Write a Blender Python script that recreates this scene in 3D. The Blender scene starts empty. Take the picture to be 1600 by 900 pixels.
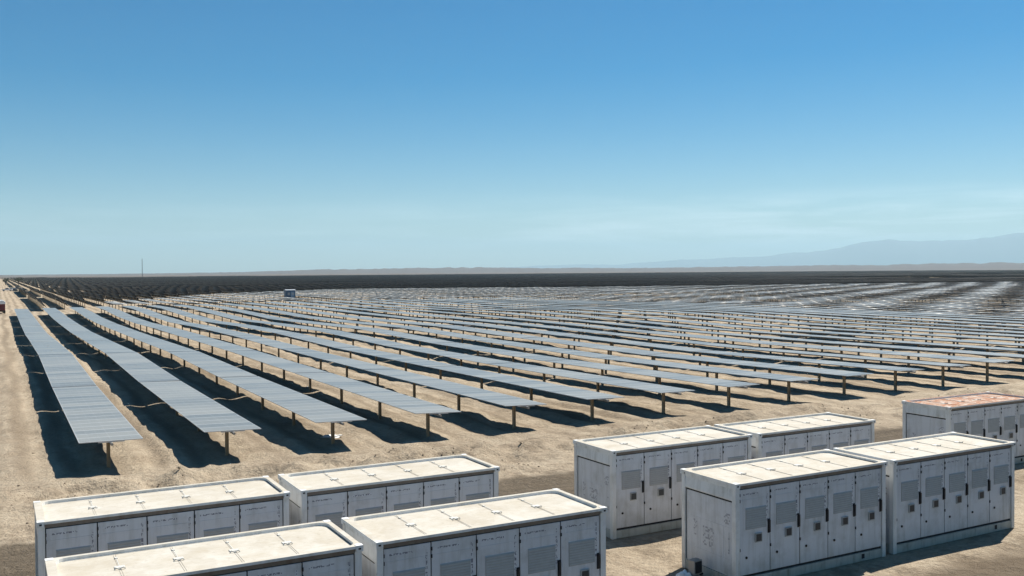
import bpy, math, random
import numpy as np
from mathutils import Vector, Matrix

random.seed(7)
R = math.radians
scene = bpy.context.scene
col = scene.collection

# ------------------------------------------------------------------ helpers
def tag(o, label=None, cat=None, group=None, kind=None):
    if label: o['label'] = label
    if cat: o['category'] = cat
    if group: o['group'] = group
    if kind: o['kind'] = kind
    return o

def empty(name, loc=(0, 0, 0), rz=0.0):
    o = bpy.data.objects.new(name, None)
    o.location = loc
    o.rotation_euler = (0, 0, rz)
    o.empty_display_size = .3
    col.objects.link(o)
    return o

KIDS = {}
def adopt(o, parent):
    if parent is not None:
        o.parent = parent
        KIDS.setdefault(parent.name, []).append(o)

def copy_tree(o, parent=None):
    c = o.copy()
    col.objects.link(c)
    if parent is not None:
        adopt(c, parent)
    for ch in KIDS.get(o.name, []):
        copy_tree(ch, c)
    return c

class MB:
    """collects verts / faces / material index, then links ONE mesh object"""
    def __init__(s):
        s.v, s.f, s.m = [], [], []
    def quad(s, pts, mi=0):
        n = len(s.v)
        s.v += [tuple(p) for p in pts]
        s.f.append(tuple(range(n, n + len(pts))))
        s.m.append(mi)
        return s
    def box(s, x0, x1, y0, y1, z0, z1, mi=0, front=None, top=None, bottom=None):
        n = len(s.v)
        s.v += [(x0, y0, z0), (x1, y0, z0), (x1, y1, z0), (x0, y1, z0),
                (x0, y0, z1), (x1, y0, z1), (x1, y1, z1), (x0, y1, z1)]
        fs = [(3, 2, 1, 0), (4, 5, 6, 7), (0, 1, 5, 4), (1, 2, 6, 5), (2, 3, 7, 6), (3, 0, 4, 7)]
        ms = [mi if bottom is None else bottom, mi if top is None else top,
              mi if front is None else front, mi, mi, mi]
        s.f += [tuple(n + i for i in f) for f in fs]
        s.m += ms
        return s
    def bar(s, a, b, w, mi=0, w2=None):
        """square bar from a to b"""
        a, b = Vector(a), Vector(b)
        d = (b - a).normalized()
        ref = Vector((0, 0, 1)) if abs(d.z) < .9 else Vector((1, 0, 0))
        u = d.cross(ref).normalized()
        v = d.cross(u)
        w2 = w if w2 is None else w2
        n = len(s.v)
        for p, r in ((a, w), (b, w2)):
            for i, j in ((-1, -1), (1, -1), (1, 1), (-1, 1)):
                s.v.append(tuple(p + u * (i * r / 2) + v * (j * r / 2)))
        for f in ((0, 1, 2, 3), (7, 6, 5, 4), (0, 4, 5, 1), (1, 5, 6, 2), (2, 6, 7, 3), (3, 7, 4, 0)):
            s.f.append(tuple(n + i for i in f))
            s.m.append(mi)
        return s
    def tube(s, a, b, r, mi=0, seg=10, r2=None, cap=True):
        a, b = Vector(a), Vector(b)
        d = (b - a).normalized()
        ref = Vector((0, 0, 1)) if abs(d.z) < .9 else Vector((1, 0, 0))
        u = d.cross(ref).normalized()
        v = d.cross(u)
        r2 = r if r2 is None else r2
        n = len(s.v)
        for p, rr in ((a, r), (b, r2)):
            for k in range(seg):
                t = 2 * math.pi * k / seg
                s.v.append(tuple(p + u * (rr * math.cos(t)) + v * (rr * math.sin(t))))
        for k in range(seg):
            q = (k + 1) % seg
            s.f.append((n + k, n + seg + k, n + seg + q, n + q))
            s.m.append(mi)
        if cap:
            s.f.append(tuple(n + k for k in range(seg)))
            s.f.append(tuple(n + seg + k for k in reversed(range(seg))))
            s.m += [mi, mi]
        return s
    def prism(s, prof, x0, x1, mi=0, axis='x'):
        """closed profile of (y,z) points extruded along x (or of (x,z) along y)"""
        n = len(s.v)
        k = len(prof)
        for x in (x0, x1):
            for a, b in prof:
                s.v.append((x, a, b) if axis == 'x' else (a, x, b))
        for i in range(k):
            j = (i + 1) % k
            s.f.append((n + i, n + j, n + k + j, n + k + i))
            s.m.append(mi)
        s.f.append(tuple(n + i for i in reversed(range(k))))
        s.f.append(tuple(n + k + i for i in range(k)))
        s.m += [mi, mi]
        return s
    def mesh(s, name, mats):
        me = bpy.data.meshes.new(name)
        me.from_pydata(s.v, [], s.f)
        for m in (mats if isinstance(mats, (list, tuple)) else [mats]):
            me.materials.append(m)
        me.polygons.foreach_set('material_index', s.m)
        me.update()
        return me
    def build(s, name, mats, parent=None, loc=None, bevel=0.0, smooth=False):
        me = s.mesh(name, mats)
        import bmesh
        bm = bmesh.new()
        bm.from_mesh(me)
        bmesh.ops.recalc_face_normals(bm, faces=bm.faces)
        if bevel:
            bmesh.ops.bevel(bm, geom=list(bm.edges), offset=bevel, segments=1, affect='EDGES', clamp_overlap=True)
        bm.to_mesh(me)
        bm.free()
        if smooth:
            me.polygons.foreach_set('use_smooth', [True] * len(me.polygons))
        o = bpy.data.objects.new(name, me)
        if loc: o.location = loc
        col.objects.link(o)
        adopt(o, parent)
        return o

def grid_object(name, P, mats, mat_idx=None, smooth=True, keep=None):
    """P: array (ny, nx, 3)"""
    ny, nx = P.shape[:2]
    idx = np.arange(ny * nx).reshape(ny, nx)
    q = np.stack([idx[:-1, :-1], idx[:-1, 1:], idx[1:, 1:], idx[1:, :-1]], -1).reshape(-1, 4)
    if keep is not None:
        q = q[keep.reshape(-1)]
    me = bpy.data.meshes.new(name)
    used = np.unique(q)
    remap = -np.ones(ny * nx, dtype=np.int64)
    remap[used] = np.arange(len(used))
    V = P.reshape(-1, 3)[used]
    q = remap[q]
    me.vertices.add(len(V))
    me.vertices.foreach_set('co', V.astype(np.float32).reshape(-1))
    me.loops.add(q.size)
    me.loops.foreach_set('vertex_index', q.reshape(-1).astype(np.int32))
    me.polygons.add(len(q))
    me.polygons.foreach_set('loop_start', np.arange(0, q.size, 4, dtype=np.int32))
    me.polygons.foreach_set('use_smooth', np.full(len(q), smooth))
    me.update(calc_edges=True)
    for m in (mats if isinstance(mats, (list, tuple)) else [mats]):
        me.materials.append(m)
    o = bpy.data.objects.new(name, me)
    col.objects.link(o)
    return o

def vnoise(x, y, seed=0):
    x = np.asarray(x, float); y = np.asarray(y, float)
    xi = np.floor(x).astype(np.int64); yi = np.floor(y).astype(np.int64)
    fx = x - xi; fy = y - yi
    fx = fx * fx * (3 - 2 * fx); fy = fy * fy * (3 - 2 * fy)
    def h(a, b):
        n = (a * 374761393 + b * 668265263 + seed * 982451653) & 0xffffffff
        n = ((n ^ (n >> 13)) * 1274126177) & 0xffffffff
        n = n ^ (n >> 16)
        return (n & 0xffff) / 65535.0
    return ((h(xi, yi) * (1 - fx) + h(xi + 1, yi) * fx) * (1 - fy)
            + (h(xi, yi + 1) * (1 - fx) + h(xi + 1, yi + 1) * fx) * fy) * 2 - 1

def fbm(x, y, s, octv=4, seed=0):
    t = 0; a = 1.0; f = 1.0 / s
    for k in range(octv):
        t = t + a * vnoise(x * f, y * f, seed + k)
        a *= .5; f *= 2.03
    return t

def sstep(a, b, x):
    t = np.clip((x - a) / (b - a), 0, 1)
    return t * t * (3 - 2 * t)

# ------------------------------------------------------------------ materials
class NT:
    def __init__(s, name):
        s.mat = bpy.data.materials.new(name)
        s.mat.use_nodes = True
        s.t = s.mat.node_tree
        s.t.nodes.clear()
        s.out = s.n('ShaderNodeOutputMaterial')
    def n(s, typ, ins=None, **kw):
        nd = s.t.nodes.new(typ)
        for k, v in kw.items():
            setattr(nd, k, v)
        for k, v in (ins or {}).items():
            s.set(nd, k, v)
        return nd
    def set(s, nd, k, v):
        if isinstance(v, bpy.types.NodeSocket):
            s.t.links.new(v, nd.inputs[k])
        else:
            nd.inputs[k].default_value = v
    def math(s, op, a, b=None, c=None, clamp=False):
        nd = s.n('ShaderNodeMath', operation=op, use_clamp=clamp)
        s.set(nd, 0, a)
        if b is not None: s.set(nd, 1, b)
        if c is not None: s.set(nd, 2, c)
        return nd.outputs[0]
    def noise(s, vec, scale, detail=3, rough=.55, dist=0.0):
        nd = s.n('ShaderNodeTexNoise', {'Scale': scale, 'Detail': detail, 'Roughness': rough, 'Distortion': dist})
        if vec is not None: s.set(nd, 'Vector', vec)
        return nd.outputs['Fac']
    def coord(s, which='Object'):
        return s.n('ShaderNodeTexCoord').outputs[which]
    def mapping(s, vec, scale=(1, 1, 1), loc=(0, 0, 0)):
        return s.n('ShaderNodeMapping', {'Vector': vec, 'Scale': scale, 'Location': loc}).outputs[0]
    def ramp(s, fac, stops):
        nd = s.n('ShaderNodeValToRGB')
        el = nd.color_ramp.elements
        while len(el) < len(stops): el.new(.5)
        for e, (p, c) in zip(el, stops):
            e.position = p
            e.color = (c, c, c, 1) if isinstance(c, (int, float)) else (*c, 1)
        s.set(nd, 'Fac', fac)
        return nd.outputs['Color']
    def mix(s, fac, a, b, blend='MIX'):
        nd = s.n('ShaderNodeMix', data_type='RGBA', blend_type=blend, clamp_factor=True)
        s.set(nd, 0, fac)
        for i, v in ((6, a), (7, b)):
            if isinstance(v, bpy.types.NodeSocket): s.t.links.new(v, nd.inputs[i])
            else: nd.inputs[i].default_value = (*v, 1)
        return nd.outputs[2]
    def sep(s, vec):
        return s.n('ShaderNodeSeparateXYZ', {'Vector': vec}).outputs
    def bump(s, h, strength=.5, dist=.02):
        return s.n('ShaderNodeBump', {'Height': h, 'Strength': strength, 'Distance': dist}).outputs[0]
    def bsdf(s, color, rough=.6, metal=0.0, spec=.5, normal=None, **extra):
        b = s.n('ShaderNodeBsdfPrincipled')
        if isinstance(color, bpy.types.NodeSocket): s.set(b, 'Base Color', color)
        else: b.inputs['Base Color'].default_value = (*color, 1)
        s.set(b, 'Roughness', rough); s.set(b, 'Metallic', metal); s.set(b, 'Specular IOR Level', spec)
        if normal is not None: s.set(b, 'Normal', normal)
        for k, v in extra.items(): s.set(b, k, v)
        s.t.links.new(b.outputs[0], s.out.inputs[0])
        return s.mat

def simple(name, c, rough=.6, metal=0.0, spec=.4, var=.15, scale=6):
    t = NT(name)
    f = t.noise(t.coord(), scale, 4)
    c2 = tuple(x * (1 - var) for x in c); c1 = tuple(min(1, x * (1 + var)) for x in c)
    return t.bsdf(t.mix(f, c2, c1), rough, metal, spec)

M = {}
def m_ground():
    t = NT('sand')
    co = t.n('ShaderNodeNewGeometry').outputs['Position']
    x, y, z = t.sep(co)
    n_big = t.noise(co, .035, 4, .6)
    n_mid = t.noise(co, .45, 5, .62)
    n_fin = t.noise(co, 5.0, 5, .65)
    n_str = t.noise(t.mapping(co, (1.1, .045, 1)), 1.0, 4, .6)
    f = t.math('ADD', t.math('MULTIPLY', n_mid, .45), t.math('MULTIPLY', n_fin, .35))
    f = t.math('ADD', f, t.math('MULTIPLY', t.math('SUBTRACT', n_str, .15), .3))
    f = t.math('ADD', f, t.math('MULTIPLY', t.math('SUBTRACT', n_big, .5), .35))
    c = t.ramp(f, [(.28, (.180, .138, .096)), (.42, (.300, .240, .172)), (.56, (.400, .330, .243)), (.72, (.47, .395, .30))])
    # compacted track surface parallel to the container rows, darker and greyer
    edge = t.math('ADD', y, t.math('MULTIPLY', t.math('SUBTRACT', n_mid, .5), 2.6))
    rd = t.math('MULTIPLY', t.math('SMOOTH_MIN', t.math('MULTIPLY', t.math('SUBTRACT', edge, 28.2), 1.2, clamp=True),
                t.math('MULTIPLY', t.math('SUBTRACT', 35.6, edge), 1.0, clamp=True), .1), 1.0, clamp=True)
    n_rut = t.noise(t.mapping(co, (.05, 2.1, 1)), 1.0, 4, .6)
    rc = t.ramp(t.math('ADD', t.math('MULTIPLY', n_rut, .6), t.math('MULTIPLY', n_fin, .4)),
                [(.35, (.060, .047, .034)), (.5, (.095, .076, .055)), (.68, (.15, .12, .088))])
    c = t.mix(t.math('MULTIPLY', rd, .9), c, rc)
    # wheel tracks running along the rows: packed pale ruts with darker loose edges
    trk = t.math('SINE', t.math('ADD', t.math('MULTIPLY', x, 3.4), t.math('MULTIPLY', t.noise(t.mapping(co, (.12, .05, 1)), 1.0, 3), 9.0)))
    tm_ = t.math('MULTIPLY', t.math('MULTIPLY', t.math('SUBTRACT', y, 42.0), .2, clamp=True), t.math('MULTIPLY', t.math('ADD', trk, .35), .6, clamp=True))
    c = t.mix(t.math('MULTIPLY', tm_, t.math('MULTIPLY', n_mid, 1.15)), c, (.125, .095, .066))
    # dug over brown earth at the front edge of the yard
    fr_ = t.math('MULTIPLY', t.math('SUBTRACT', 18.7, edge), .8, clamp=True)
    c = t.mix(t.math('MULTIPLY', fr_, t.math('ADD', .45, t.math('MULTIPLY', n_mid, .7)), clamp=True), c, (.095, .071, .049))
    # churned, damper earth along the ends of the trackers and among the containers
    ch = t.math('MULTIPLY', t.ramp(t.noise(co, .8, 5, .7), [(.5, 0), (.62, 1)]),
                t.math('MULTIPLY', t.math('SUBTRACT', 46.0, y), .25, clamp=True))
    c = t.mix(t.math('MULTIPLY', ch, .5), c, (.13, .10, .07))
    speck = t.ramp(t.noise(co, 2.7, 6, .75), [(.60, 0), (.66, 1)])
    c = t.mix(t.math('MULTIPLY', speck, .3), c, (.10, .077, .055))
    far = t.math('MULTIPLY', t.math('SUBTRACT', t.n('ShaderNodeVectorMath', operation='LENGTH', ins={0: co}).outputs['Value'], 2150.0), .004, clamp=True)
    c = t.mix(t.math('MULTIPLY', far, .92), c, t.ramp(t.noise(co, .004, 5, .65), [(.35, (.09, .075, .068)), (.65, (.135, .112, .098))]))
    h = t.math('ADD', t.math('MULTIPLY', t.noise(co, 2.2, 6, .7), 1.0), t.math('MULTIPLY', t.noise(co, 9, 4, .7), .35))
    return t.bsdf(c, .95, 0, .1, t.bump(h, 1.0, .24))
M['ground'] = m_ground()

def m_panel():
    t = NT('solar_glass')
    co = t.coord()
    x, y, z = t.sep(co)
    mod = t.math('DIVIDE', t.math('ADD', y, 400.0), 1.146)
    fr = t.math('FRACT', mod)
    ident = t.math('FLOOR', mod)
    line = t.math('LESS_THAN', fr, .115)
    ends = t.math('GREATER_THAN', t.math('ABSOLUTE', x), 1.285)
    mid = t.math('LESS_THAN', t.math('ABSOLUTE', x), .018)
    rnd = t.n('ShaderNodeTexWhiteNoise', noise_dimensions='2D',
              ins={'Vector': t.n('ShaderNodeCombineXYZ', {'X': ident, 'Y': t.n('ShaderNodeObjectInfo').outputs['Random']}).outputs[0]}).outputs['Value']
    cells = t.math('LESS_THAN', t.math('FRACT', t.math('MULTIPLY', y, 5.236)), .1)
    dust = t.noise(co, .5, 4, .6)
    c = t.mix(rnd, (.020, .026, .030), (.050, .058, .062))
    c = t.mix(t.math('MULTIPLY', t.math('MAXIMUM', cells, t.math('LESS_THAN', t.math('FRACT', t.math('MULTIPLY', t.math('ADD', x, 1.32), 2.273)), .09)), .3), c, (.15, .16, .17))
    c = t.mix(t.math('ADD', t.math('ADD', .10, t.math('MULTIPLY', rnd, .26)), t.math('MULTIPLY', dust, .3)), c, (.36, .34, .29))
    edge = t.math('MAXIMUM', t.math('MAXIMUM', line, ends), t.math('MULTIPLY', mid, .15))
    c = t.mix(t.math('MULTIPLY', edge, .5), c, (.45, .455, .45))
    r = t.math('ADD', .36, t.math('MULTIPLY', rnd, .06))
    return t.bsdf(c, r, 0, .28, **{'Sheen Weight': .42, 'Sheen Roughness': .45, 'Sheen Tint': (1, .97, .9, 1)})
M['panel'] = m_panel()
M['back'] = simple('panel_backsheet', (.022, .022, .024), .55, 0, .3)
M['alu'] = simple('aluminium_frame', (.50, .51, .52), .45, .6, .5)
M['galv'] = simple('galvanised_steel', (.33, .31, .28), .55, .45, .5)
M['post'] = simple('weathered_steel_post', (.36, .275, .175), .75, .0, .3, .25, 3)

def m_paint(name, base, dirt, amount=.5, rough=.42, dirt2=(.30, .27, .19)):
    t = NT(name)
    co = t.coord()
    rv = t.n('ShaderNodeObjectInfo').outputs['Random']
    off = t.n('ShaderNodeVectorMath', operation='ADD',
              ins={0: co, 1: t.n('ShaderNodeCombineXYZ', {'X': t.math('MULTIPLY', rv, 37.0), 'Y': t.math('MULTIPLY', rv, 11.0)}).outputs[0]}).outputs[0]
    x, y, z = t.sep(co)
    streak = t.noise(t.mapping(off, (3.2, 3.2, .35)), 1.6, 5, .65)
    blot = t.noise(off, 1.3, 5, .65)
    low = t.math('MULTIPLY', t.math('SUBTRACT', 1.0, t.math('MULTIPLY', z, 1.1)), 1.0, clamp=True)
    f = t.math('MULTIPLY', t.ramp(streak, [(.48, 0), (.75, 1)]), .5)
    f = t.math('ADD', f, t.math('MULTIPLY', t.ramp(blot, [(.5, 0), (.78, 1)]), .6))
    f = t.math('ADD', f, t.math('MULTIPLY', low, .55))
    c = t.mix(t.math('MULTIPLY', f, amount, clamp=True), base, dirt)
    rust = t.ramp(t.noise(off, 5.0, 6, .75), [(.66, 0), (.72, 1)])
    c = t.mix(t.math('MULTIPLY', rust, .5), c, dirt2)
    return t.bsdf(c, t.math('ADD', rough, t.math('MULTIPLY', f, .3)), 0, .4, t.bump(blot, .08, .02))
M['paint'] = m_paint('white_container_paint', (.62, .63, .645), (.30, .285, .24), .8)
M['frame'] = m_paint('container_frame_paint', (.72, .72, .70), (.28, .255, .185), .75)
M['rust'] = m_paint('rust_and_shade_rail', (.17, .145, .12), (.10, .065, .04), .9)  # rust brown, with the shade under the roof rim put into the colour
M['rail'] = m_paint('dirty_base_rail', (.47, .48, .46), (.22, .22, .165), .9)
M['stay'] = simple('pale_steel_stay', (.52, .51, .47), .6)
M['gasket_shade'] = simple('black_gasket_and_shade', (.012, .012, .014), .7)  # black of the joints, also of the painted shade under the end header
M['black'] = simple('black_plastic', (.015, .015, .017), .45)
M['grille'] = simple('grey_filter_grille', (.37, .37, .355), .7, 0, .3, .25, 3)
M['slat'] = simple('grey_louvre_slat', (.42, .42, .405), .65)
M['display'] = simple('dark_screen', (.04, .045, .05), .3)
M['faint'] = simple('faded_print', (.36, .36, .38), .6)
M['mark'] = simple('grey_print', (.20, .20, .23), .6)

def m_roof(name, white, sand, patch=None):
    t = NT(name)
    co = t.coord()
    rv = t.n('ShaderNodeObjectInfo').outputs['Random']
    off = t.n('ShaderNodeVectorMath', operation='ADD',
              ins={0: co, 1: t.n('ShaderNodeCombineXYZ', {'X': t.math('MULTIPLY', rv, 53.0), 'Y': t.math('MULTIPLY', rv, 23.0)}).outputs[0]}).outputs[0]
    a = t.noise(off, .9, 5, .65, .6)
    b = t.noise(t.mapping(off, (1, 3, 1)), 3.5, 5, .7)
    f = t.math('ADD', t.math('MULTIPLY', a, .6), t.math('MULTIPLY', b, .4))
    c = t.mix(t.ramp(f, [(.34, .15), (.60, 1)]), white, sand)
    if patch:
        p = t.ramp(t.noise(t.mapping(off, (1.0, 2.0, 1)), 1.7, 6, .75, 1.2), [(.44, 0), (.52, 1)])
        c = t.mix(t.math('MULTIPLY', p, .9), c, patch)
    st = t.ramp(t.noise(off, 7.0, 6, .75), [(.56, 0), (.70, 1)])
    c = t.mix(t.math('MULTIPLY', st, .4), c, (.22, .19, .145))
    pool = t.ramp(t.noise(off, 1.1, 3, .5), [(.52, 0), (.60, 1)])
    c = t.mix(t.math('MULTIPLY', pool, .25), c, (.33, .285, .22))
    return t.bsdf(c, .85, 0, .2, t.bump(b, .3, .03))
M['roof'] = m_roof('dusty_white_roof', (.53, .515, .475), (.42, .38, .31))
M['roof_red'] = m_roof('red_speckled_roof', (.47, .43, .38), (.40, .31, .25), (.30, .12, .055))

# ------------------------------------------------------------------ terrain
def terr(x, y):
    x = np.asarray(x, float); y = np.asarray(y, float)
    a = sstep(42, 95, y)
    h = .28 * np.sin(x * .045 + y * .021 + .6) + .30 * np.sin(y * .058 - x * .019 + 2.1) + .16 * np.sin(x * .11 + y * .083)
    return .8 * a * h * (1 - .72 * sstep(140, 300, np.hypot(x, y)))

LC, WC, HC = 6.058, 2.33, 2.92
GAP = .348
SPOTS = [(.80, 19.36), (.80 + LC + GAP, 19.36), (.76, 25.01), (.76 + LC + GAP, 25.01),
         (17.78, 19.63), (17.78 + LC + GAP, 19.63), (17.61, 25.30), (17.61 + LC + GAP, 25.30),
         (35.47, 25.97)]

def ground_h(x, y):
    x = np.asarray(x, float); y = np.asarray(y, float)
    near = 1 - sstep(260, 420, np.hypot(x, y))
    h = .075 * fbm(x, y, 2.6, 3, 3) + .05 * fbm(x, y, .9, 2, 9)
    road = sstep(28, 29.5, y) * (1 - sstep(34.5, 36.2, y))
    h = h * (1 - .75 * road)
    rut = .05 * np.sin((y - 29) * 2.6 + .6 * np.sin(x * .12)) * road
    h = h + .07 * np.sin(x * 3.4 + 2.0 * vnoise(x * .12, y * .05, 44)) * sstep(43, 47, y) * (1 - sstep(110, 160, y))
    berm = np.exp(-((y - 40.8 - .8 * np.sin(x * .21)) / 1.9) ** 2) * (.20 + .42 * fbm(x, y, 1.4, 3, 21))
    berm2 = .10 * np.exp(-((y - 36.6 - .3 * np.sin(x * .4)) / .7) ** 2) * (1 + fbm(x, y, 1.1, 2, 31))
    mask = np.ones_like(h)
    for cx, cy in SPOTS:
        dx = np.maximum(np.maximum(cx - .15 - x, x - (cx + LC + .15)), 0)
        dy = np.maximum(np.maximum(cy - .15 - y, y - (cy + WC + .15)), 0)
        mask = np.minimum(mask, .06 + sstep(.1, 1.4, np.hypot(dx, dy)))
    mask = np.clip(mask, 0, 1)
    return terr(x, y) + near * ((h + rut + berm + berm2) * mask - .02)

def axis(segs):
    out = []
    for a, b, step in segs:
        n = max(1, int(round((b - a) / step)))
        out += list(np.linspace(a, b, n, endpoint=False))
    return out
xs = axis([(-40000, -4000, 9000), (-4000, -400, 900), (-400, -60, 60), (-60, -8, 6), (-8, 44, .28), (44, 110, 1.1), (110, 420, 5), (420, 1500, 90), (1500, 6000, 900), (6000, 40000, 8500)]) + [40000]
ys = axis([(-40000, -300, 9000), (-300, -20, 50), (-20, 6, 4), (6, 60, .28), (60, 130, .7), (130, 420, 3), (420, 1500, 40), (1500, 6000, 600), (6000, 40000, 8500)]) + [40000]
xs = np.array(xs); ys = np.array(ys)
# two of the grid lines are the straight edges of the dirt road
for e in (28.4, 35.9):
    ys[np.argmin(abs(ys - e))] = e
X, Y = np.meshgrid(xs, ys)
Z = ground_h(X, Y)
P = np.stack([X, Y, Z], -1)
yc = (ys[:-1] + ys[1:]) / 2
xc = (xs[:-1] + xs[1:]) / 2
is_road = ((yc > 28.4) & (yc < 35.9))[:, None] & ((xc > -60) & (xc < 420))[None, :]
g = tag(grid_object('ground', P, M['ground'], keep=~is_road), kind='structure')
rd = tag(grid_object('dirt_road', P, M['ground'], keep=is_road), kind='structure')

# distant hills and mountains: real terrain kilometres away
def range_mesh(name, az0, az1, r0, r1, prof, mat, n=420, m=14, seed=0, rough=.25, fs=120):
    az = np.linspace(R(az0), R(az1), n)
    s = np.linspace(0, 1, m)
    A, S = np.meshgrid(az, s)
    rr = r0 + (r1 - r0) * S
    top = np.array([prof(math.degrees(a)) for a in az])[None, :]
    shape = np.sin(np.pi * np.clip(S, 0, 1)) ** .8
    zz = top * shape * (1 + rough * fbm(A * fs, S * 5, 1.0, 3, seed)) - 3
    PP = np.stack([rr * np.sin(A), rr * np.cos(A), zz], -1)
    return tag(grid_object(name, PP, mat), kind='structure')

def m_hill(name, c1, c2, sc):
    t = NT(name)
    co = t.n('ShaderNodeNewGeometry').outputs['Position']
    return t.bsdf(t.mix(t.noise(co, sc, 6, .65), c1, c2), .95, 0, .1)
M['hill'] = m_hill('pale_desert_hill', (.092, .080, .078), (.135, .116, .11), .004)
M['mount'] = m_hill('bare_mountain', (.12, .125, .135), (.165, .165, .17), .0006)

def interp(a, pts):
    return float(np.interp(a, [p[0] for p in pts], [p[1] for p in pts]))
def az_u(u):
    return math.degrees(.5022) + math.degrees(math.atan((u - 800) / 1463.7))
hp = [(az_u(u), h) for u, h in ((-200, 9), (100, 11), (250, 14), (380, 20), (480, 34), (600, 40), (720, 44), (850, 36), (1000, 30), (1200, 38), (1400, 42), (1600, 48), (1800, 50))]
range_mesh('hills', az_u(-250), az_u(1900), 6200, 9000, lambda a: interp(a, hp), M['hill'], seed=5, rough=.12)
mp = [(az_u(u), h) for u, h in ((-200, 0), (700, 0), (740, 60), (800, 150), (900, 210), (960, 190), (1050, 310), (1180, 400), (1280, 560), (1340, 760), (1390, 850), (1440, 800), (1500, 800), (1560, 930), (1620, 960), (1750, 820), (1900, 700))]
range_mesh('mountains', az_u(690), az_u(2000), 31500, 38500, lambda a: 1.18 * interp(a, mp), M['mount'], seed=11, rough=.07, fs=55)

# ------------------------------------------------------------------ battery containers
def rounded_opening(x0, x1, y0, y1, r, seg=4):
    pts = []
    for cx, cy, a0, corner in ((x0 + r, y0 + r, 180, 0), (x1 - r, y0 + r, 270, 1), (x1 - r, y1 - r, 0, 2), (x0 + r, y1 - r, 90, 3)):
        for k in range(seg + 1):
            a = R(a0 + 90 * k / seg)
            pts.append((cx + r * math.cos(a), cy + r * math.sin(a), corner))
    return pts

def plate(a0, a1, z0, z1, nx, nz, ax, d, seed, fill=.5):
    rn = random.Random(seed)
    b = MB()
    for j in range(nz + 1):
        for i in range(nx + 1):
            a = a0 + (a1 - a0) * i / nx
            z = z0 + (z1 - z0) * j / nz
            b.v.append((a, d, z) if ax == 'y' else (d, a, z))
    for j in range(nz):
        gap = j % 4 == 3 if nz > 4 else False
        for i in range(nx):
            n = j * (nx + 1) + i
            b.f.append((n, n + 1, n + nx + 2, n + nx + 1))
            b.m.append(1 if (not gap and rn.random() < fill) else 0)
    return b

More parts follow.
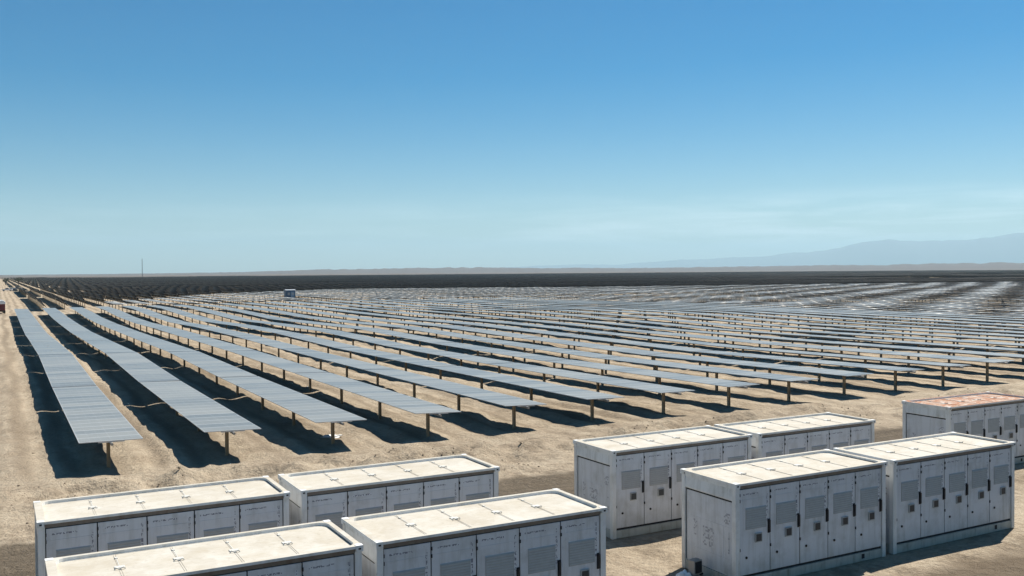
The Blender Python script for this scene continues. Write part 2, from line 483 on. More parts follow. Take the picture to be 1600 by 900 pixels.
def make_container():
    root = empty('battery_container')
    # frame: posts, rails, top rim with a rounded opening
    f = MB()
    pw = .15
    for x0 in (0, LC - pw):
        for y0 in (0, WC - pw):
            f.box(x0, x0 + pw, y0, y0 + pw, .0, HC - .12)
    f.box(pw, LC - pw, .022, .10, HC - .165, HC - .061, 2)
    f.box(pw, LC - pw, WC - .10, WC - .012, HC - .165, HC - .061)
    for x0 in (.012, LC - .10):
        f.box(x0, x0 + .088, pw, WC - pw, HC - .165, HC - .061)
    inner = rounded_opening(.17, LC - .10, .06, WC - .08, .24)
    oc = [(-.02, -.035), (LC + .02, -.035), (LC + .02, WC + .03), (-.02, WC + .03)]
    n = len(inner)
    zt, zb = HC, HC - .06
    for i in range(n):
        a, b = inner[i], inner[(i + 1) % n]
        A, B = oc[a[2]], oc[b[2]]
        if a[2] == b[2]:
            f.quad([(a[0], a[1], zt), (A[0], A[1], zt), (b[0], b[1], zt)], 1)
        else:
            f.quad([(a[0], a[1], zt), (A[0], A[1], zt), (B[0], B[1], zt), (b[0], b[1], zt)], 1)
            f.quad([(A[0], A[1], zt), (A[0], A[1], zb), (B[0], B[1], zb), (B[0], B[1], zt)])
            f.quad([(A[0], A[1], zb), (a[0], a[1], zb - .03), (b[0], b[1], zb - .03), (B[0], B[1], zb)])
        f.quad([(a[0], a[1], zt), (b[0], b[1], zt), (b[0], b[1], zt - .10), (a[0], a[1], zt - .10)])
    f.build('frame', [M['frame'], M['roof'], M['rust']], root)
    # raised lip along the rim
    for x0 in (-.025, LC - .135):
        for y0 in (-.04, WC - .125):
            MB().box(x0, x0 + .16, y0, y0 + .16, HC - .125, HC + .008).box(x0 + .05, x0 + .11, y0 - .003, y0 + .163, HC - .085, HC - .045, 1).build(
                'corner_casting', [M['frame'], M['black']], root)
    # roof pan, sunk below the rim
    rf = MB()
    z = HC - .075
    rf.box(.06, LC - .06, .04, WC - .04, z - .012, z)
    dw = (LC - 2 * .16) / 5
    for k in range(1, 5):
        x = .16 + k * dw
        rf.box(x - .030, x - .012, .12, WC - .15, z, z + .007)
        rf.box(x + .012, x + .030, .12, WC - .15, z, z + .007)
    roof = rf.build('roof', M['roof'], root)
    for k in range(1, 5):
        x = .16 + k * dw
        h = MB()
        for yy in (WC * .46,):
            pts = [(-.12, 0, .0), (-.09, .02, .045), (-.02, 0, .015), (.05, -.02, .05), (.10, .03, .0)]
            for a, b in zip(pts, pts[1:]):
                h.bar((x + a[0], yy + a[1], z + a[2]), (x + b[0], yy + b[1], z + b[2]), .018)
        h.box(x - .10, x + .10, WC * .50, WC * .50 + .14, z + .001, z + .018)
        h.box(x - .008, x + .008, WC * .45, WC * .84, z + .001, z + .013)
        h.box(x - .028, x + .028, WC * .80, WC * .80 + .08, z + .001, z + .024)
        h.build('hatch_stay', M['stay'], roof)
    # body: inner shell with black faces behind the door gaps
    b = MB()
    b.box(.06, LC - .06, .060, WC - .04, .265, HC - .166, 0, front=1)
    b.build('shell', [M['paint'], M['gasket_shade']], root)
    # base rails
    br = MB()
    br.box(pw, LC - pw, .02, .12, .0, .262)
    br.box(pw, LC - pw, WC - .12, WC - .02, .0, .262)
    br.box(.02, .12, pw, WC - pw, .0, .262)
    br.box(LC - .12, LC - .02, pw, WC - pw, .0, .262)
    br.box(5.02, 5.14, .012, .021, .08, .22, 1)
    for k in range(1, 9):
        br.box(k * .67 - .01, k * .67 + .01, .013, .021, .0, .262)
    br.build('base_rail', [M['rail'], M['gasket_shade']], root)
    # five doors
    z0, z1 = .335, HC - .19
    dh = z1 - z0
    for k in range(5):
        x0 = .16 + k * dw
        d = MB()
        d.box(x0 + .014, x0 + dw - .014, .028, .058, z0, z1)
        d.box(x0 + .10, x0 + dw - .10, .022, .029, z1 - .30, z1 - .285)
        door = d.build('door', M['paint'], root, bevel=.004)
        # louvre
        lv = MB()
        lx0, lx1 = x0 + dw * .20, x0 + dw * .86
        lz1, lz0 = z1 - dh * .235, z1 - dh * .475
        lv.box(lx0, lx1, .018, .027, lz0, lz1, 0)
        for i in range(9):
            zz = lz0 + (lz1 - lz0) * (i + .5) / 9
            lv.prism([(.0175, zz + .020), (.010, zz - .008), (.013, zz - .011), (.0178, zz + .008)], lx0 + .02, lx1 - .02, 1)
        lv.prism([(.0265, lz1 + .03), (.004, lz1 + .004), (.006, lz1 + .001), (.0265, lz1 + .02)], lx0 - .01, lx1 + .01, 1)
        lv.build('louvre', [M['grille'], M['slat']], door)
        # small dark square display
        cx = x0 + dw * .60
        cz = z1 - dh * .585
        MB().box(cx - .125, cx + .125, -.012, .027, cz - .125, cz + .125, 0).box(cx - .10, cx + .10, -.016, -.0121, cz - .10, cz + .10, 1).build(
            'display', [M['grille'], M['display']], door)
        # swing handle
        hx = x0 + dw - .06
        hz = z1 - dh * .47
        MB().box(hx - .025, hx + .025, -.035, .026, hz - .17, hz + .17, 0).box(hx - .035, hx + .035, .012, .027, hz - .20, hz + .20, 0).build(
            'handle', M['black'], door)
        # round lock
        MB().tube((x0 + dw * .22, .027, z1 - dh * .80), (x0 + dw * .22, .008, z1 - dh * .80), .038, seg=12).build('lock', M['black'], door)
        # hinges on the seam
        for q in (.06, .13, .70):
            MB().box(x0 - .012, x0 + .022, .004, .0275, z1 - dh * q - .04, z1 - dh * q + .04).build('hinge', M['black'], door)
        # small printed marks
        plate(x0 + dw - .145, x0 + dw - .095, z1 - dh * .42, z1 - dh * .06, 3, 27, 'y', .0272, k).build('lettering', [M['paint'], M['mark']], door)
        plate(x0 + .14, x0 + .72, z1 - .165, z1 - .125, 24, 2, 'y', .0272, k + 9).build('lettering', [M['paint'], M['mark']], door)
    # end wall facing along -x : deep header over a recessed panel
    e = MB()
    e.prism([(.004, HC - .46), (.030, HC - .166), (.079, HC - .166), (.079, HC - .50), (.012, HC - .50)], pw, WC - pw, axis='y')
    e.build('end_header', M['frame'], root)
    e = MB()
    e.box(.050, .059, pw + .03, WC - pw - .03, .30, HC - .56)
    for zz in (1.62, .72):
        e.box(.043, .051, pw + .06, WC - pw - .06, zz, zz + .02)
    for yy in (.55, 1.05, 1.55):
        e.box(.045, .051, yy, yy + .02, .74, 1.62)
    e.build('end_panel', M['paint'], root)
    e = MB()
    e.box(.052, .0585, pw + .002, WC - pw - .002, HC - .558, HC - .502)  # dark strip standing in for the shadow line under the header
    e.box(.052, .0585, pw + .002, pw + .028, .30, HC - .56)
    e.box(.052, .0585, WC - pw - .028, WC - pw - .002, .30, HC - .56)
    e.build('end_joint_shade', M['gasket_shade'], root)
    for n_, (ya, yb, za, zb, nx, nz) in enumerate(((.95, 1.42, .90, 1.45, 9, 11), (1.68, 1.84, 1.10, 1.56, 4, 11), (.28, .52, 1.72, 2.02, 5, 7), (.3, .36, .9, 1.5, 1, 15))):
        plate(ya, yb, za, zb, nx, nz, 'x', .0425, 40 + n_, .36).build('lettering', [M['paint'], M['faint']], root)
    return root

proto = make_container()
CL = [
    'white battery container, left one of the pair cut off by the photo bottom edge',
    'white battery container, right one of the pair cut off by the photo bottom edge',
    'white battery container at far left with its corner post beside the bare track',
    'white battery container, right one of the left rear pair, beside the dirt road',
    'white battery container with printed end wall and five doors, beside the small junction box',
    'white battery container with whole doors and base rail, right one of the right front pair',
    'white battery container, left one of the right rear pair, two full doors showing',
    'white battery container, right one of the right rear pair, lower half hidden',
    'white battery container with red speckled roof, cut off by the photo right edge',
]
for i, (x, y) in enumerate(SPOTS):
    c = proto if i == 0 else copy_tree(proto)
    c.location = (x, y, 0)
    tag(c, CL[i], 'battery container', 'battery containers in end to end pairs')
    if i == 8:
        for ch in KIDS[c.name]:
            if ch.name.startswith(('roof', 'frame')):
                me = ch.data.copy()
                me.materials[0 if ch.name.startswith('roof') else 1] = M['roof_red']
                ch.data = me
                if ch.name.startswith('roof'):
                    ch['label'] = 'white roof mottled with faded red'

# ------------------------------------------------------------------ solar trackers
PITCH, X0, YN = 5.31, 4.34, 45.0
WP = 2.64
ZT = 1.31          # torque tube centre
TL, TG = 22.55, .32
def far_edge(x):
    return float(np.interp(x, [0, 4.3, 9.7, 15, 30, 68, 130, 200, 310, 470, 900], [226, 228, 240, 250, 272, 340, 392, 368, 332, 304, 300]))

def table_mesh(length):
    b = MB()
    b.box(-WP / 2, WP / 2, 0, length, -.018, .018, 2, top=0, bottom=1)
    for k in range(int(length / 1.146) + 1):
        yy = min(k * 1.146, length - .03)
        b.box(-.55, .55, yy + .01, yy + .05, -.062, -.0185, 2)
    return b
tm = table_mesh(TL).mesh('panel_table', [M['panel'], M['back'], M['alu']])
tube_me = MB().tube((0, -.25, -.115), (0, TL + .25, -.115), .065, seg=8).mesh('torque_tube', M['galv'])
pb = MB()
pb.box(-.075, .075, -.008, .008, -.6, ZT - .02).box(-.075, -.065, -.08, .08, -.6, ZT - .02).box(.065, .075, -.08, .08, -.6, ZT - .02)
pb.box(-.09, .09, -.05, .05, ZT - .085, ZT + .075)
post_me = pb.mesh('post', M['post'])
mot = MB().box(-.11, .11, -.12, .12, ZT - .16, ZT + .06).tube((-.2, 0, ZT - .1), (.2, 0, ZT - .1), .06).mesh('drive_motor', M['black'])
SPAN = 7.25

def link(name, me, parent, loc, rot=(0, 0, 0)):
    o = bpy.data.objects.new(name, me)
    o.location = loc; o.rotation_euler = rot
    col.objects.link(o)
    adopt(o, parent)
    return o

def tilt_for(row, yy, base, amp):
    return base + amp * float(vnoise(row * 3.7 + 1.3, yy * .02 + row * 1.9, 77)) + .5 * amp * float(vnoise(row * 9.1, yy * .05, 78))

def full_tracker(row, x, y0, y1, base=1.3, amp=1.4, up=0.0):
    root = empty('solar_tracker', (x, y0, 0))
    n = max(1, int(round((y1 - y0) / (TL + TG))))
    for k in range(n):
        ya = k * (TL + TG); yb = ya + TL
        za, zb = float(terr(x, y0 + ya)), float(terr(x, y0 + yb))
        pitch = math.atan2(zb - za, TL)
        t = link('panel_table', tm, root, (0, ya, ZT + up + .115 + za), (pitch, R(tilt_for(row, y0 + ya, base, amp)), 0))
        link('torque_tube', tube_me, t, (0, 0, 0))
    length = n * (TL + TG)
    k = 0
    yy = 1.45
    while yy < length:
        link('post', post_me, root, (0, yy, up + float(terr(x, y0 + yy))))
        yy += SPAN
        k += 1
    yy = 1.45 + SPAN * (k // 2) + .35
    link('drive_motor', mot, root, (0, yy, up + float(terr(x, y0 + yy))))
    return root

def box_np(c, hx, hy, hz, rx=0.0, ry=0.0):
    s = np.array([(-1, -1, -1), (1, -1, -1), (1, 1, -1), (-1, 1, -1), (-1, -1, 1), (1, -1, 1), (1, 1, 1), (-1, 1, 1)], float) * (hx, hy, hz)
    cy, sy = math.cos(ry), math.sin(ry); cx, sx = math.cos(rx), math.sin(rx)
    Ry = np.array([[cy, 0, sy], [0, 1, 0], [-sy, 0, cy]]); Rx = np.array([[1, 0, 0], [0, cx, -sx], [0, sx, cx]])
    return s @ (Rx @ Ry).T + np.array(c)
BF = np.array([(3, 2, 1, 0), (4, 5, 6, 7), (0, 1, 5, 4), (1, 2, 6, 5), (2, 3, 7, 6), (3, 0, 4, 7)])
TABM = [1, 0, 2, 2, 2, 2]
def np_mesh(name, boxes, mis, mats):
    n = len(boxes)
    V = np.concatenate(boxes); F = (BF[None] + 8 * np.arange(n)[:, None, None]).reshape(-1, 4)
    me = bpy.data.meshes.new(name)
    me.vertices.add(len(V)); me.vertices.foreach_set('co', V.astype(np.float32).reshape(-1))
    me.loops.add(F.size); me.loops.foreach_set('vertex_index', F.reshape(-1).astype(np.int32))
    me.polygons.add(len(F)); me.polygons.foreach_set('loop_start', np.arange(0, F.size, 4, dtype=np.int32))
    for m in mats: me.materials.append(m)
    me.polygons.foreach_set('material_index', np.array(mis, dtype=np.int32).reshape(-1))
    me.update(calc_edges=True)
    return me
TMATS = [M['panel'], M['back'], M['alu'], M['galv'], M['post']]

def tracker_boxes(row, x, y0, y1, base, amp, ox=0.0, oy=0.0, zt=ZT, posts=True, seg=TL, gap=TG, wave=0.0):
    B, mi = [], []
    n = max(1, int(round((y1 - y0) / (seg + gap))))
    step = (y1 - y0) / n
    for k in range(n):
        ya = y0 + k * step; yb = ya + step - gap; ym = (ya + yb) / 2
        za, zb = float(terr(x, ya)), float(terr(x, yb))
        p = math.atan2(zb - za, yb - ya)
        ti = R(tilt_for(row, ya, base, amp) + wave * math.sin(2 * math.pi * (-.534 * x + .847 * ym) / 15.0 + 1.2 * float(vnoise(x * .012, ym * .012, 60))))
        B.append(box_np((x - ox, ym - oy, zt + .115 + (za + zb) / 2), WP / 2, (yb - ya) / 2, .018, p, ti)); mi.append([1, 0, 1, 1, 1, 1] if base > 30 else TABM)
        B.append(box_np((x - ox, ym - oy, zt + (za + zb) / 2), .06, (yb - ya) / 2 + .2, .06, p)); mi.append([3] * 6)
    if posts:
        yy = y0 + 1.45
        while yy < y1:
            zz = float(terr(x, yy))
            B.append(box_np((x - ox, yy - oy, (zt - .6) / 2 + zz), .075, .08, (zt + .6) / 2)); mi.append([4] * 6)
            yy += SPAN
    return B, mi

ORD = ['first', 'second', 'third', 'fourth', 'fifth', 'sixth', 'seventh', 'eighth', 'ninth', 'tenth', 'eleventh', 'twelfth', 'thirteenth']
CAB = (80.6, 291.0)      # the blue cabin stands in a bay between trackers
n_ind = 0
for k in range(67):
    x = X0 + k * PITCH
    y1 = min(YN + 8 * (TL + TG), far_edge(x))
    y0 = YN
    if k > 13:           # the frame's edge: what lies wholly outside it is left out
        y0 = max(YN, YN + (TL + TG) * math.floor((x / math.tan(R(58.2)) - YN) / (TL + TG)))
        y1 = YN + 8 * (TL + TG)
        if y0 >= y1: continue
    amp = 3.2 if k == 3 else 1.2
    up = min(.33, .027 * max(0, k - 5))
    if k < 24:
        o = full_tracker(k, x, y0, y1, 1.3 if k < 6 else .3, amp, up)
    else:
        B, mi = tracker_boxes(k, x, y0, y1, .6, 1.2, x, y0, zt=ZT + up, seg=5.6, gap=.06, wave=1.9)
        o = bpy.data.objects.new('solar_tracker', np_mesh('solar_tracker', B, mi, TMATS))
        o.location = (x, y0, 0)
        col.objects.link(o)
    lab = (f'long flat grey solar tracker, {ORD[k]} counted from the left edge of the field' if k < 13 else
           'flat grey solar tracker in the close packed part of the near field to the right')
    tag(o, lab, 'solar tracker', 'flat solar trackers in the near field')
    n_ind += 1
for k in range(4, 92):
    x = X0 + k * PITCH
    y0 = YN + 8 * (TL + TG) + 7
    y0 = max(y0, x / math.tan(R(58.4)))
    if abs(x - CAB[0]) < 3.2:
        y0 = max(y0, CAB[1] + 5)
    y1 = far_edge(x)
    if y1 - y0 < 12: continue
    B, mi = tracker_boxes(k + 200, x, y0, y1, .6, 1.2, x, y0, zt=ZT + .25, seg=5.6, gap=.06, wave=1.4)
    o = bpy.data.objects.new('solar_tracker', np_mesh('solar_tracker', B, mi, TMATS))
    o.location = (x, y0, 0)
    col.objects.link(o)
    tag(o, 'flat pale solar tracker in the middle distance beyond the first block', 'solar tracker', 'flat solar trackers in the middle distance')
    n_ind += 1
DK = 1
dark_rows = []
while n_ind < 299:
    x = X0 + DK * PITCH
    y0 = far_edge(max(0, x)) + 14
    if x > y0 * math.tan(R(57.5)) + 60: break
    y1 = y0 + 135
    B, mi = tracker_boxes(DK + 500, x, y0, y1, 55 if DK < 16 else 43, 2.5, x, y0, zt=1.75 if DK < 16 else .95)
    o = bpy.data.objects.new('solar_tracker', np_mesh('solar_tracker', B, mi, TMATS))
    o.location = (x, y0, 0)
    col.objects.link(o)
    tag(o, 'steeply tilted solar tracker showing its dark underside behind the flat ones', 'solar tracker', 'dark tilted solar trackers at the back')
    n_ind += 1
    DK += 1
# the rest reads as one dark mass as far as the hills
B, mi = [], []
rr = random.Random(3)
k = 1
while True:
    x = X0 + k * PITCH
    if x > 2900: break
    ys0 = far_edge(max(0, x)) + 14 + (150 if k < DK else 0)
    yv = max(ys0, x / math.tan(R(58.5)))
    blk = 0
    y = ys0
    while y < 2300:
        ln = 150
        key = (int(y // 166), int(x // 160))
        h = (key[0] * 7919 + key[1] * 104729) % 97 / 97
        if y + ln > yv and h > (.07 if x < 260 else .02):
            base = (55 if x < 90 else 43) if h < .98 else 2
            b_, m_ = tracker_boxes(k + 900, x, y, y + ln, base, 2.5, zt=1.75 if x < 90 else .95, posts=(y < 520), seg=75)
            B += b_; mi += m_
        y += ln + 16
    k += 1 if x < 1200 else 2
far = bpy.data.objects.new('distant_solar_trackers', np_mesh('distant_solar_trackers', B, mi, TMATS))
col.objects.link(far)
tag(far, 'dark mass of tilted solar trackers reaching to the hills', 'solar trackers', kind='stuff')
print('individual trackers', n_ind, 'boxes in mass', len(B), 'dark rows', DK)

# ------------------------------------------------------------------ inverter cabin
M['blue'] = simple('blue_cabin_paint', (.05, .10, .18), .5)
M['bluelight'] = simple('light_blue_door_paint', (.16, .27, .40), .5)
M['cabroof'] = simple('pale_cabin_roof', (.36, .39, .43), .6)
M['conc'] = simple('concrete', (.36, .34, .31), .9)
cab = empty('inverter_cabin', (CAB[0], CAB[1], float(terr(*CAB))))
tag(cab, 'small blue inverter cabin with a pale roof standing out among the trackers', 'cabin')
MB().box(-1.55, 1.55, -.1, 2.5, -.3, .35).build('plinth', M['conc'], cab)
MB().box(-1.45, 1.45, 0, 2.4, .35, 3.35).build('wall', M['blue'], cab, bevel=.02)
MB().prism([(-.15, 3.35), (2.55, 3.35), (2.55, 3.5), (1.2, 3.68), (-.15, 3.5)], -1.6, 1.6).build('roof', M['cabroof'], cab)
for dx in (-1.2, .05):
    d = MB().box(dx, dx + 1.1, -.035, -.002, .45, 3.0).build('door', M['bluelight'] if dx > 0 else M['blue'], cab)
    lv = MB()
    for i in range(7):
        lv.box(dx + .2, dx + .9, -.055, -.036, 1.9 + i * .12, 1.97 + i * .12)
    lv.build('louvre', M['slat'], d)
    MB().box(dx + .9, dx + .97, -.08, -.036, 1.4, 1.65).build('handle', M['black'], d)

# ------------------------------------------------------------------ mast
M['mast'] = simple('grey_mast_steel', (.10, .11, .13), .6, .3)
d = 1900.0
a = R(az_u(222.5))
mst = empty('radio_mast', (d * math.sin(a), d * math.cos(a), 0))
tag(mst, 'thin lone mast rising above the horizon at the left', 'mast')
mm = MB()
for i in range(3):
    t0 = 2 * math.pi * i / 3
    mm.bar((.75 * math.cos(t0), .75 * math.sin(t0), 0), (.45 * math.cos(t0), .45 * math.sin(t0), 36), .32, 0, .26)
    t1 = 2 * math.pi * (i + 1) / 3
    for z in range(0, 36, 2):
        s0 = .75 - .3 * z / 36; s1 = .75 - .3 * (z + 2) / 36
        mm.bar((s0 * math.cos(t0), s0 * math.sin(t0), z), (s1 * math.cos(t1), s1 * math.sin(t1), z + 2), .16)
mm.build('lattice', M['mast'], mst)
MB().tube((0, 0, 35.5), (0, 0, 40), .18, r2=.08).build('antenna', M['mast'], mst)
MB().box(-1.6, 1.6, -1.6, 1.6, -.5, .4).build('footing', M['conc'], mst)

# ------------------------------------------------------------------ vehicles on the track at the left edge
M['carwhite'] = simple('white_car_paint', (.72, .72, .72), .3, 0, .5, .04)
M['darkred'] = simple('dark_red_paint', (.13, .025, .03), .4)
M['glass'] = simple('dark_car_glass', (.012, .014, .017), .1, 0, .6)
M['tyre'] = simple('tyre_rubber', (.02, .02, .02), .85)
M['lamp'] = simple('red_lamp_glass', (.35, .02, .02), .25)

def wheels(root, pts, r=.38, w=.26):
    for x, y in pts:
        wh = MB().tube((x - w / 2, y, r), (x + w / 2, y, r), r, seg=18).build('wheel', M['tyre'], root)
        MB().tube((x - w / 2 - .01, y, r), (x + w / 2 + .01, y, r), r * .55, seg=14).build('rim', M['alu'], wh)

def pickup(u, dist, rz, label):
    a = R(az_u(u))
    r = empty('pickup_truck', (dist * math.sin(a), dist * math.cos(a), float(terr(dist * math.sin(a), dist * math.cos(a)))), rz)
    tag(r, label, 'pickup truck', 'pickup trucks parked on the track')
    b = MB()
    b.prism([(-2.6, .45), (2.6, .45), (2.65, .8), (2.5, 1.05), (1.15, 1.15), (-2.6, 1.15)], -.92, .92)
    b.build('body', M['carwhite'], r, bevel=.03)
    MB().prism([(-1.0, 1.15), (1.15, 1.15), (.35, 1.82), (-.85, 1.82)], -.82, .82).build('cab', M['carwhite'], r, bevel=.05)
    for sx in (-.83, .822):
        MB().prism([(-.85, 1.2), (.85, 1.2), (.28, 1.74), (-.75, 1.74)], sx, sx + .008).build('side_window', M['glass'], r)
    MB().quad([(-.7, 1.12, 1.2), (.7, 1.12, 1.2), (.68, .42, 1.78), (-.68, .42, 1.78)]).build('windscreen', M['glass'], r, loc=(0, .03, .02))
    MB().box(-.65, .65, -1.012, -.94, 1.25, 1.70).build('rear_window', M['glass'], r)
    for sx in (-.86, .66):
        MB().box(sx, sx + .2, -2.63, -2.598, .8, 1.05).build('tail_lamp', M['lamp'], r)
    wheels(r, ((-.8, 1.65), (.8, 1.65), (-.8, -1.6), (.8, -1.6)))
    return r
pickup(11, 575, R(80), 'white pickup parked on the track at the left edge, the one nearer the edge')
pickup(26.5, 600, R(100), 'white pickup parked on the track beside the first dark trackers')
# truck cut by the frame's left edge
a = R(az_u(3.0)); dd = 243.0
tr = empty('box_truck', (dd * math.sin(a) - .35, dd * math.cos(a), float(terr(0, dd))), R(3))
tag(tr, 'white topped truck with a dark red tail, cut off by the left edge', 'truck')
MB().box(-.95, .95, 0, 4.2, .75, 2.2).build('tail_body', M['darkred'], tr, bevel=.03)
MB().prism([(-1.02, 2.2), (1.02, 2.2), (.98, 2.75), (.55, 3.05), (-.55, 3.05), (-.98, 2.75)], -.06, 4.3, axis='y').build('canopy', M['carwhite'], tr, bevel=.03)
MB().prism([(4.4, .6), (6.4, .6), (6.4, 1.5), (5.7, 2.4), (4.4, 2.4)], -1.0, 1.0).build('cab', M['carwhite'], tr, bevel=.05)
MB().box(-.45, .45, .2, 6.2, .45, .72).build('chassis', M['black'], tr)
for sx in (-.9, .7):
    MB().box(sx, sx + .2, -.03, .002, .85, 1.05).build('tail_lamp', M['lamp'], tr)
wheels(tr, ((-.85, .9), (.85, .9), (-.85, 5.4), (.85, 5.4)), .45, .3)

# ------------------------------------------------------------------ low desert trees on the far left skyline
def m_leaf():
    t = NT('dry_foliage')
    co = t.coord()
    return t.bsdf(t.mix(t.noise(co, 1.5, 3), (.025, .03, .018), (.07, .07, .04)), .8, 0, .2)
M['leaf'] = m_leaf()
M['bark'] = simple('bark', (.10, .075, .05), .9)
def tree(u, dist, h, label, seed):
    rn = random.Random(seed)
    a = R(az_u(u))
    r = empty('desert_tree', (dist * math.sin(a), dist * math.cos(a), 0))
    tag(r, label, 'tree', 'dark trees on the left skyline')
    t = MB().tube((0, 0, -.3), (.1, .1, h * .45), .28, seg=8, r2=.16)
    for i in range(6):
        an = i * 1.05 + rn.random()
        t.tube((.08, .08, h * (.25 + .04 * i)), (math.cos(an) * h * .33, math.sin(an) * h * .33, h * (.55 + .3 * rn.random())), .11, seg=6, r2=.04)
    t.build('trunk', M['bark'], r)
    c = MB()
    cl = [(rn.gauss(0, h * .22), rn.gauss(0, h * .22), h * rn.uniform(.45, .85), h * rn.uniform(.10, .2)) for _ in range(16)]
    for i in range(900):
        x, y, z, s = rn.choice(cl)
        v = Vector((rn.gauss(0, 1), rn.gauss(0, 1), rn.gauss(0, .8))).normalized() * s * rn.uniform(.6, 1.05)
        p = Vector((x, y, z)) + v
        u1 = Vector((rn.gauss(0, 1), rn.gauss(0, 1), rn.gauss(0, 1))).normalized() * .22
        v1 = u1.orthogonal().normalized() * .16
        c.quad([p - u1, p + v1, p + u1, p - v1])
    c.build('crown', M['leaf'], r)
tree(8.5, 900, 6.2, 'dark round tree alone at the far left of the skyline', 1)
tree(29, 900, 6.6, 'dark bushy tree just above the parked pickups', 2)

# ------------------------------------------------------------------ small things on the ground
M['plastic'] = simple('white_plastic', (.75, .75, .73), .5, 0, .4, .08)
jb = empty('junction_box', (17.28, 20.75, .0), R(8))
tag(jb, 'small dark junction box with a conduit at the foot of a container end wall', 'junction box')
MB().box(-.16, .16, -.12, .12, .22, .62).build('housing', M['galv'], jb, bevel=.015)
MB().box(-.13, .13, -.135, -.121, .26, .58).build('cover', M['black'], jb)
MB().bar((-.12, 0, -.1), (-.12, 0, .22), .05).bar((.12, 0, -.1), (.12, 0, .22), .05).build('leg', M['galv'], jb)
MB().tube((.1, .05, .3), (.32, .1, .12), .04).tube((.32, .1, .12), (.42, .12, .1), .04).build('conduit', M['black'], jb)

def crumple(name, loc, sx, sy, sz, seed, label, cat):
    import bmesh
    rn = random.Random(seed)
    bm = bmesh.new()
    bmesh.ops.create_icosphere(bm, subdivisions=3, radius=1)
    for v in bm.verts:
        k = 1 + .35 * float(vnoise(v.co.x * 2.2 + seed, v.co.y * 2.2 + v.co.z * 1.7, seed)) + .12 * rn.uniform(-1, 1)
        v.co = Vector((v.co.x * sx * k, v.co.y * sy * k, max(-.25, v.co.z) * sz * k))
    me = bpy.data.meshes.new(name)
    bm.to_mesh(me); bm.free()
    me.materials.append(M['plastic'])
    o = bpy.data.objects.new(name, me)
    o.location = loc
    col.objects.link(o)
    tag(o, label, cat)
crumple('plastic_sack', (16.93, 20.85, .10), .24, .2, .2, 3, 'crumpled white plastic sack lying beside the small junction box', 'plastic sack')
crumple('plastic_sheet', (15.6, 48.6, .05), .5, .35, .09, 5, 'scrap of white plastic lying between the ends of two flat trackers', 'plastic sheet')
crumple('plastic_sheet', (18.6, 76.5, .05), .55, .9, .12, 8, 'white plastic scrap lying far along the sand beside a wavy tracker', 'plastic sheet')

# clods of earth and stones
rn = np.random.default_rng(5)
import bmesh
bm = bmesh.new(); bmesh.ops.create_icosphere(bm, subdivisions=1, radius=1)
IV = np.array([v.co[:] for v in bm.verts]); IF = np.array([[v.index for v in f.verts] for f in bm.faces]); bm.free()
N = 2200
kind = rn.random(N)
px = rn.uniform(-8, 60, N)
py = np.where(kind < .42, 40.6 + .8 * np.sin(px * .21) + rn.normal(0, 1.5, N), np.where(kind < .58, 36.7 + rn.normal(0, .5, N), rn.uniform(13, 75, N)))
clump = fbm(px, py, 3.0, 3, 55)
keepm = (clump > -.25)
for cx, cy in SPOTS:
    keepm &= ~((px > cx - .25) & (px < cx + LC + .25) & (py > cy - .25) & (py < cy + WC + .25))
px, py = px[keepm], py[keepm]
N = len(px)
sz = .016 + .045 * rn.random(N) ** 3 + .02 * (rn.random(N) < .05)
pz = ground_h(px, py)
V = IV[None] * (sz[:, None, None] * rn.uniform(.6, 1.4, (N, 12, 1))) * rn.uniform(.7, 1.3, (N, 1, 3))
V[:, :, 2] *= .7
V += np.stack([px, py, pz + sz * .25], -1)[:, None]
F = (IF[None] + 12 * np.arange(N)[:, None, None]).reshape(-1, 3)
me = bpy.data.meshes.new('dirt_clods')
me.vertices.add(N * 12); me.vertices.foreach_set('co', V.astype(np.float32).reshape(-1))
me.loops.add(F.size); me.loops.foreach_set('vertex_index', F.reshape(-1).astype(np.int32))
me.polygons.add(len(F)); me.polygons.foreach_set('loop_start', np.arange(0, F.size, 3, dtype=np.int32))
me.update(calc_edges=True)
me.materials.append(simple('dry_clod', (.25, .202, .148), .95, 0, .1, .25, 1.2))
cl = bpy.data.objects.new('dirt_clods', me); col.objects.link(cl)
tag(cl, 'scattered clods of earth and stones on the sand', 'dirt clods', kind='stuff')

# ------------------------------------------------------------------ air
def m_haze(density):
    t = NT('air')
    v = t.n('ShaderNodeVolumePrincipled')
    v.inputs['Color'].default_value = (.58, .86, 1.0, 1)
    v.inputs['Density'].default_value = density
    v.inputs['Anisotropy'].default_value = .12
    t.t.links.new(v.outputs[0], t.out.inputs['Volume'])
    return t.mat
hz = MB().box(-41000, 41000, -41000, 41000, -5, 1400).build('haze', m_haze(4.6e-5))
tag(hz, kind='stuff')
hz['label'] = 'thin pale blue air over the whole plain'
hz['category'] = 'haze'

# ------------------------------------------------------------------ sky and sun
SX, SY = .653, .26
elev = math.atan(1 / math.hypot(SX, SY))
azim = math.atan2(SX, SY)
w = bpy.data.worlds.new('World')
scene.world = w
w.use_nodes = True
nt = w.node_tree
nt.nodes.clear()
out = nt.nodes.new('ShaderNodeOutputWorld')
bg = nt.nodes.new('ShaderNodeBackground')
sky = nt.nodes.new('ShaderNodeTexSky')
sky.sky_type = 'NISHITA'
sky.sun_disc = False
sky.sun_elevation = elev
sky.sun_rotation = azim
sky.altitude = 900
sky.air_density = 1.0
sky.dust_density = .4
sky.ozone_density = 1.6
bg.inputs['Strength'].default_value = .05
hs = nt.nodes.new('ShaderNodeHueSaturation')
hs.inputs['Saturation'].default_value = 1.74
hs.inputs['Hue'].default_value = .4955
nt.links.new(sky.outputs[0], hs.inputs['Color'])
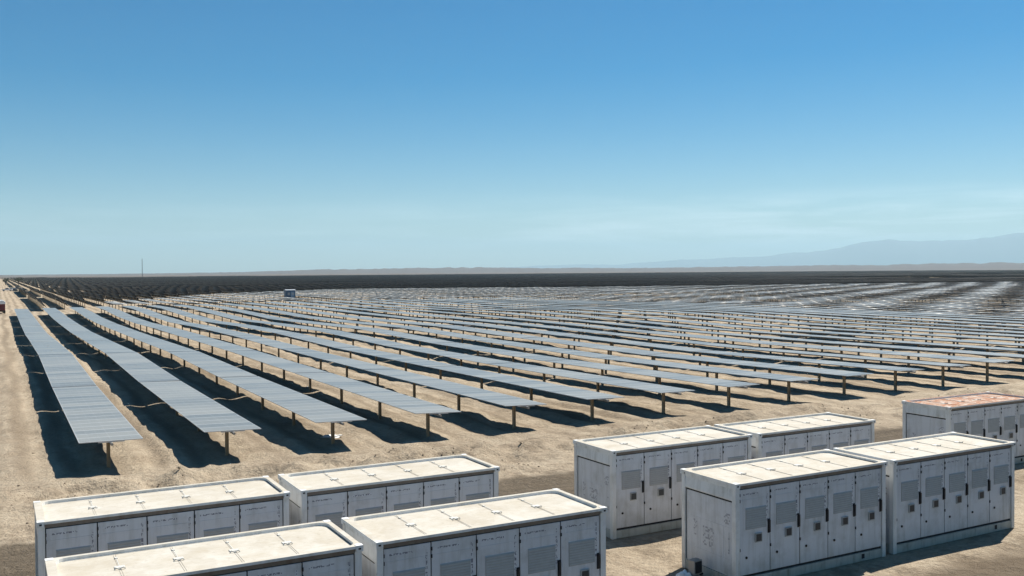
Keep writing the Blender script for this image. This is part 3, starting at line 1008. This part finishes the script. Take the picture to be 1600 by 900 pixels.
# thin cirrus near the horizon, more of it to the right
def wm(op, a, b=None, clamp=False):
    nd = nt.nodes.new('ShaderNodeMath'); nd.operation = op; nd.use_clamp = clamp
    for i, v in enumerate((a, b)):
        if v is None: continue
        if isinstance(v, bpy.types.NodeSocket): nt.links.new(v, nd.inputs[i])
        else: nd.inputs[i].default_value = v
    return nd.outputs[0]
tc = nt.nodes.new('ShaderNodeTexCoord')
mp_ = nt.nodes.new('ShaderNodeMapping'); mp_.inputs['Scale'].default_value = (5, 5, 60)
nt.links.new(tc.outputs['Generated'], mp_.inputs['Vector'])
nz = nt.nodes.new('ShaderNodeTexNoise'); nz.inputs['Scale'].default_value = 1.2; nz.inputs['Detail'].default_value = 7; nz.inputs['Roughness'].default_value = .6; nz.inputs['Distortion'].default_value = .4
nt.links.new(mp_.outputs[0], nz.inputs['Vector'])
sx_ = nt.nodes.new('ShaderNodeSeparateXYZ'); nt.links.new(tc.outputs['Generated'], sx_.inputs[0])
cirrus = wm('MULTIPLY', wm('SUBTRACT', nz.outputs['Fac'], .42), 3.6, True)
band = wm('MULTIPLY', wm('MULTIPLY', wm('SUBTRACT', sx_.outputs['Z'], .012), 45, True), wm('MULTIPLY', wm('SUBTRACT', .085, sx_.outputs['Z']), 22, True))
side = wm('ADD', .25, wm('MULTIPLY', wm('SUBTRACT', sx_.outputs['X'], .35), 1.8, True))
cf = wm('MULTIPLY', wm('MULTIPLY', cirrus, band), wm('MULTIPLY', side, .8))
cm = nt.nodes.new('ShaderNodeMix'); cm.data_type = 'RGBA'
nt.links.new(cf, cm.inputs[0]); nt.links.new(hs.outputs[0], cm.inputs[6]); cm.inputs[7].default_value = (15.0, 16.2, 16.8, 1)
nt.links.new(cm.outputs[2], bg.inputs['Color'])
nt.links.new(bg.outputs[0], out.inputs['Surface'])

sun = bpy.data.lights.new('sun', 'SUN')
sun.energy = 5.0
sun.angle = R(.53)
sun.color = (1.0, .945, .85)
so = bpy.data.objects.new('sun', sun)
so.rotation_euler = Vector((-SX, -SY, -1)).to_track_quat('-Z', 'Y').to_euler()
so.location = (0, 0, 60)
col.objects.link(so)

# ------------------------------------------------------------------ camera
yaw, pitch, roll = .5022, .0179, -.0068
fw = Vector((math.sin(yaw) * math.cos(pitch), math.cos(yaw) * math.cos(pitch), -math.sin(pitch)))
r0 = Vector((math.cos(yaw), -math.sin(yaw), 0))
u0 = r0.cross(fw)
rv = math.cos(roll) * r0 + math.sin(roll) * u0
uv = -math.sin(roll) * r0 + math.cos(roll) * u0
cd = bpy.data.cameras.new('camera')
cd.sensor_width = 36
cd.lens = 36 * 1463.7 / 1600
cd.clip_start = .5
cd.clip_end = 120000
co = bpy.data.objects.new('camera', cd)
m = Matrix((rv, uv, -fw)).transposed().to_4x4()
m.translation = Vector((0, 0, 8.85))
co.matrix_world = m
col.objects.link(co)
scene.camera = co

vs = scene.view_settings
scene.display_settings.display_device = 'sRGB'
vs.view_transform = 'Standard'
vs.look = 'None'
vs.exposure = .8
vs.gamma = 1
vs.use_curve_mapping = False
scene.render.engine = 'CYCLES'
scene.cycles.use_denoising = True
scene.cycles.volume_bounces = 0
scene.cycles.max_bounces = 6
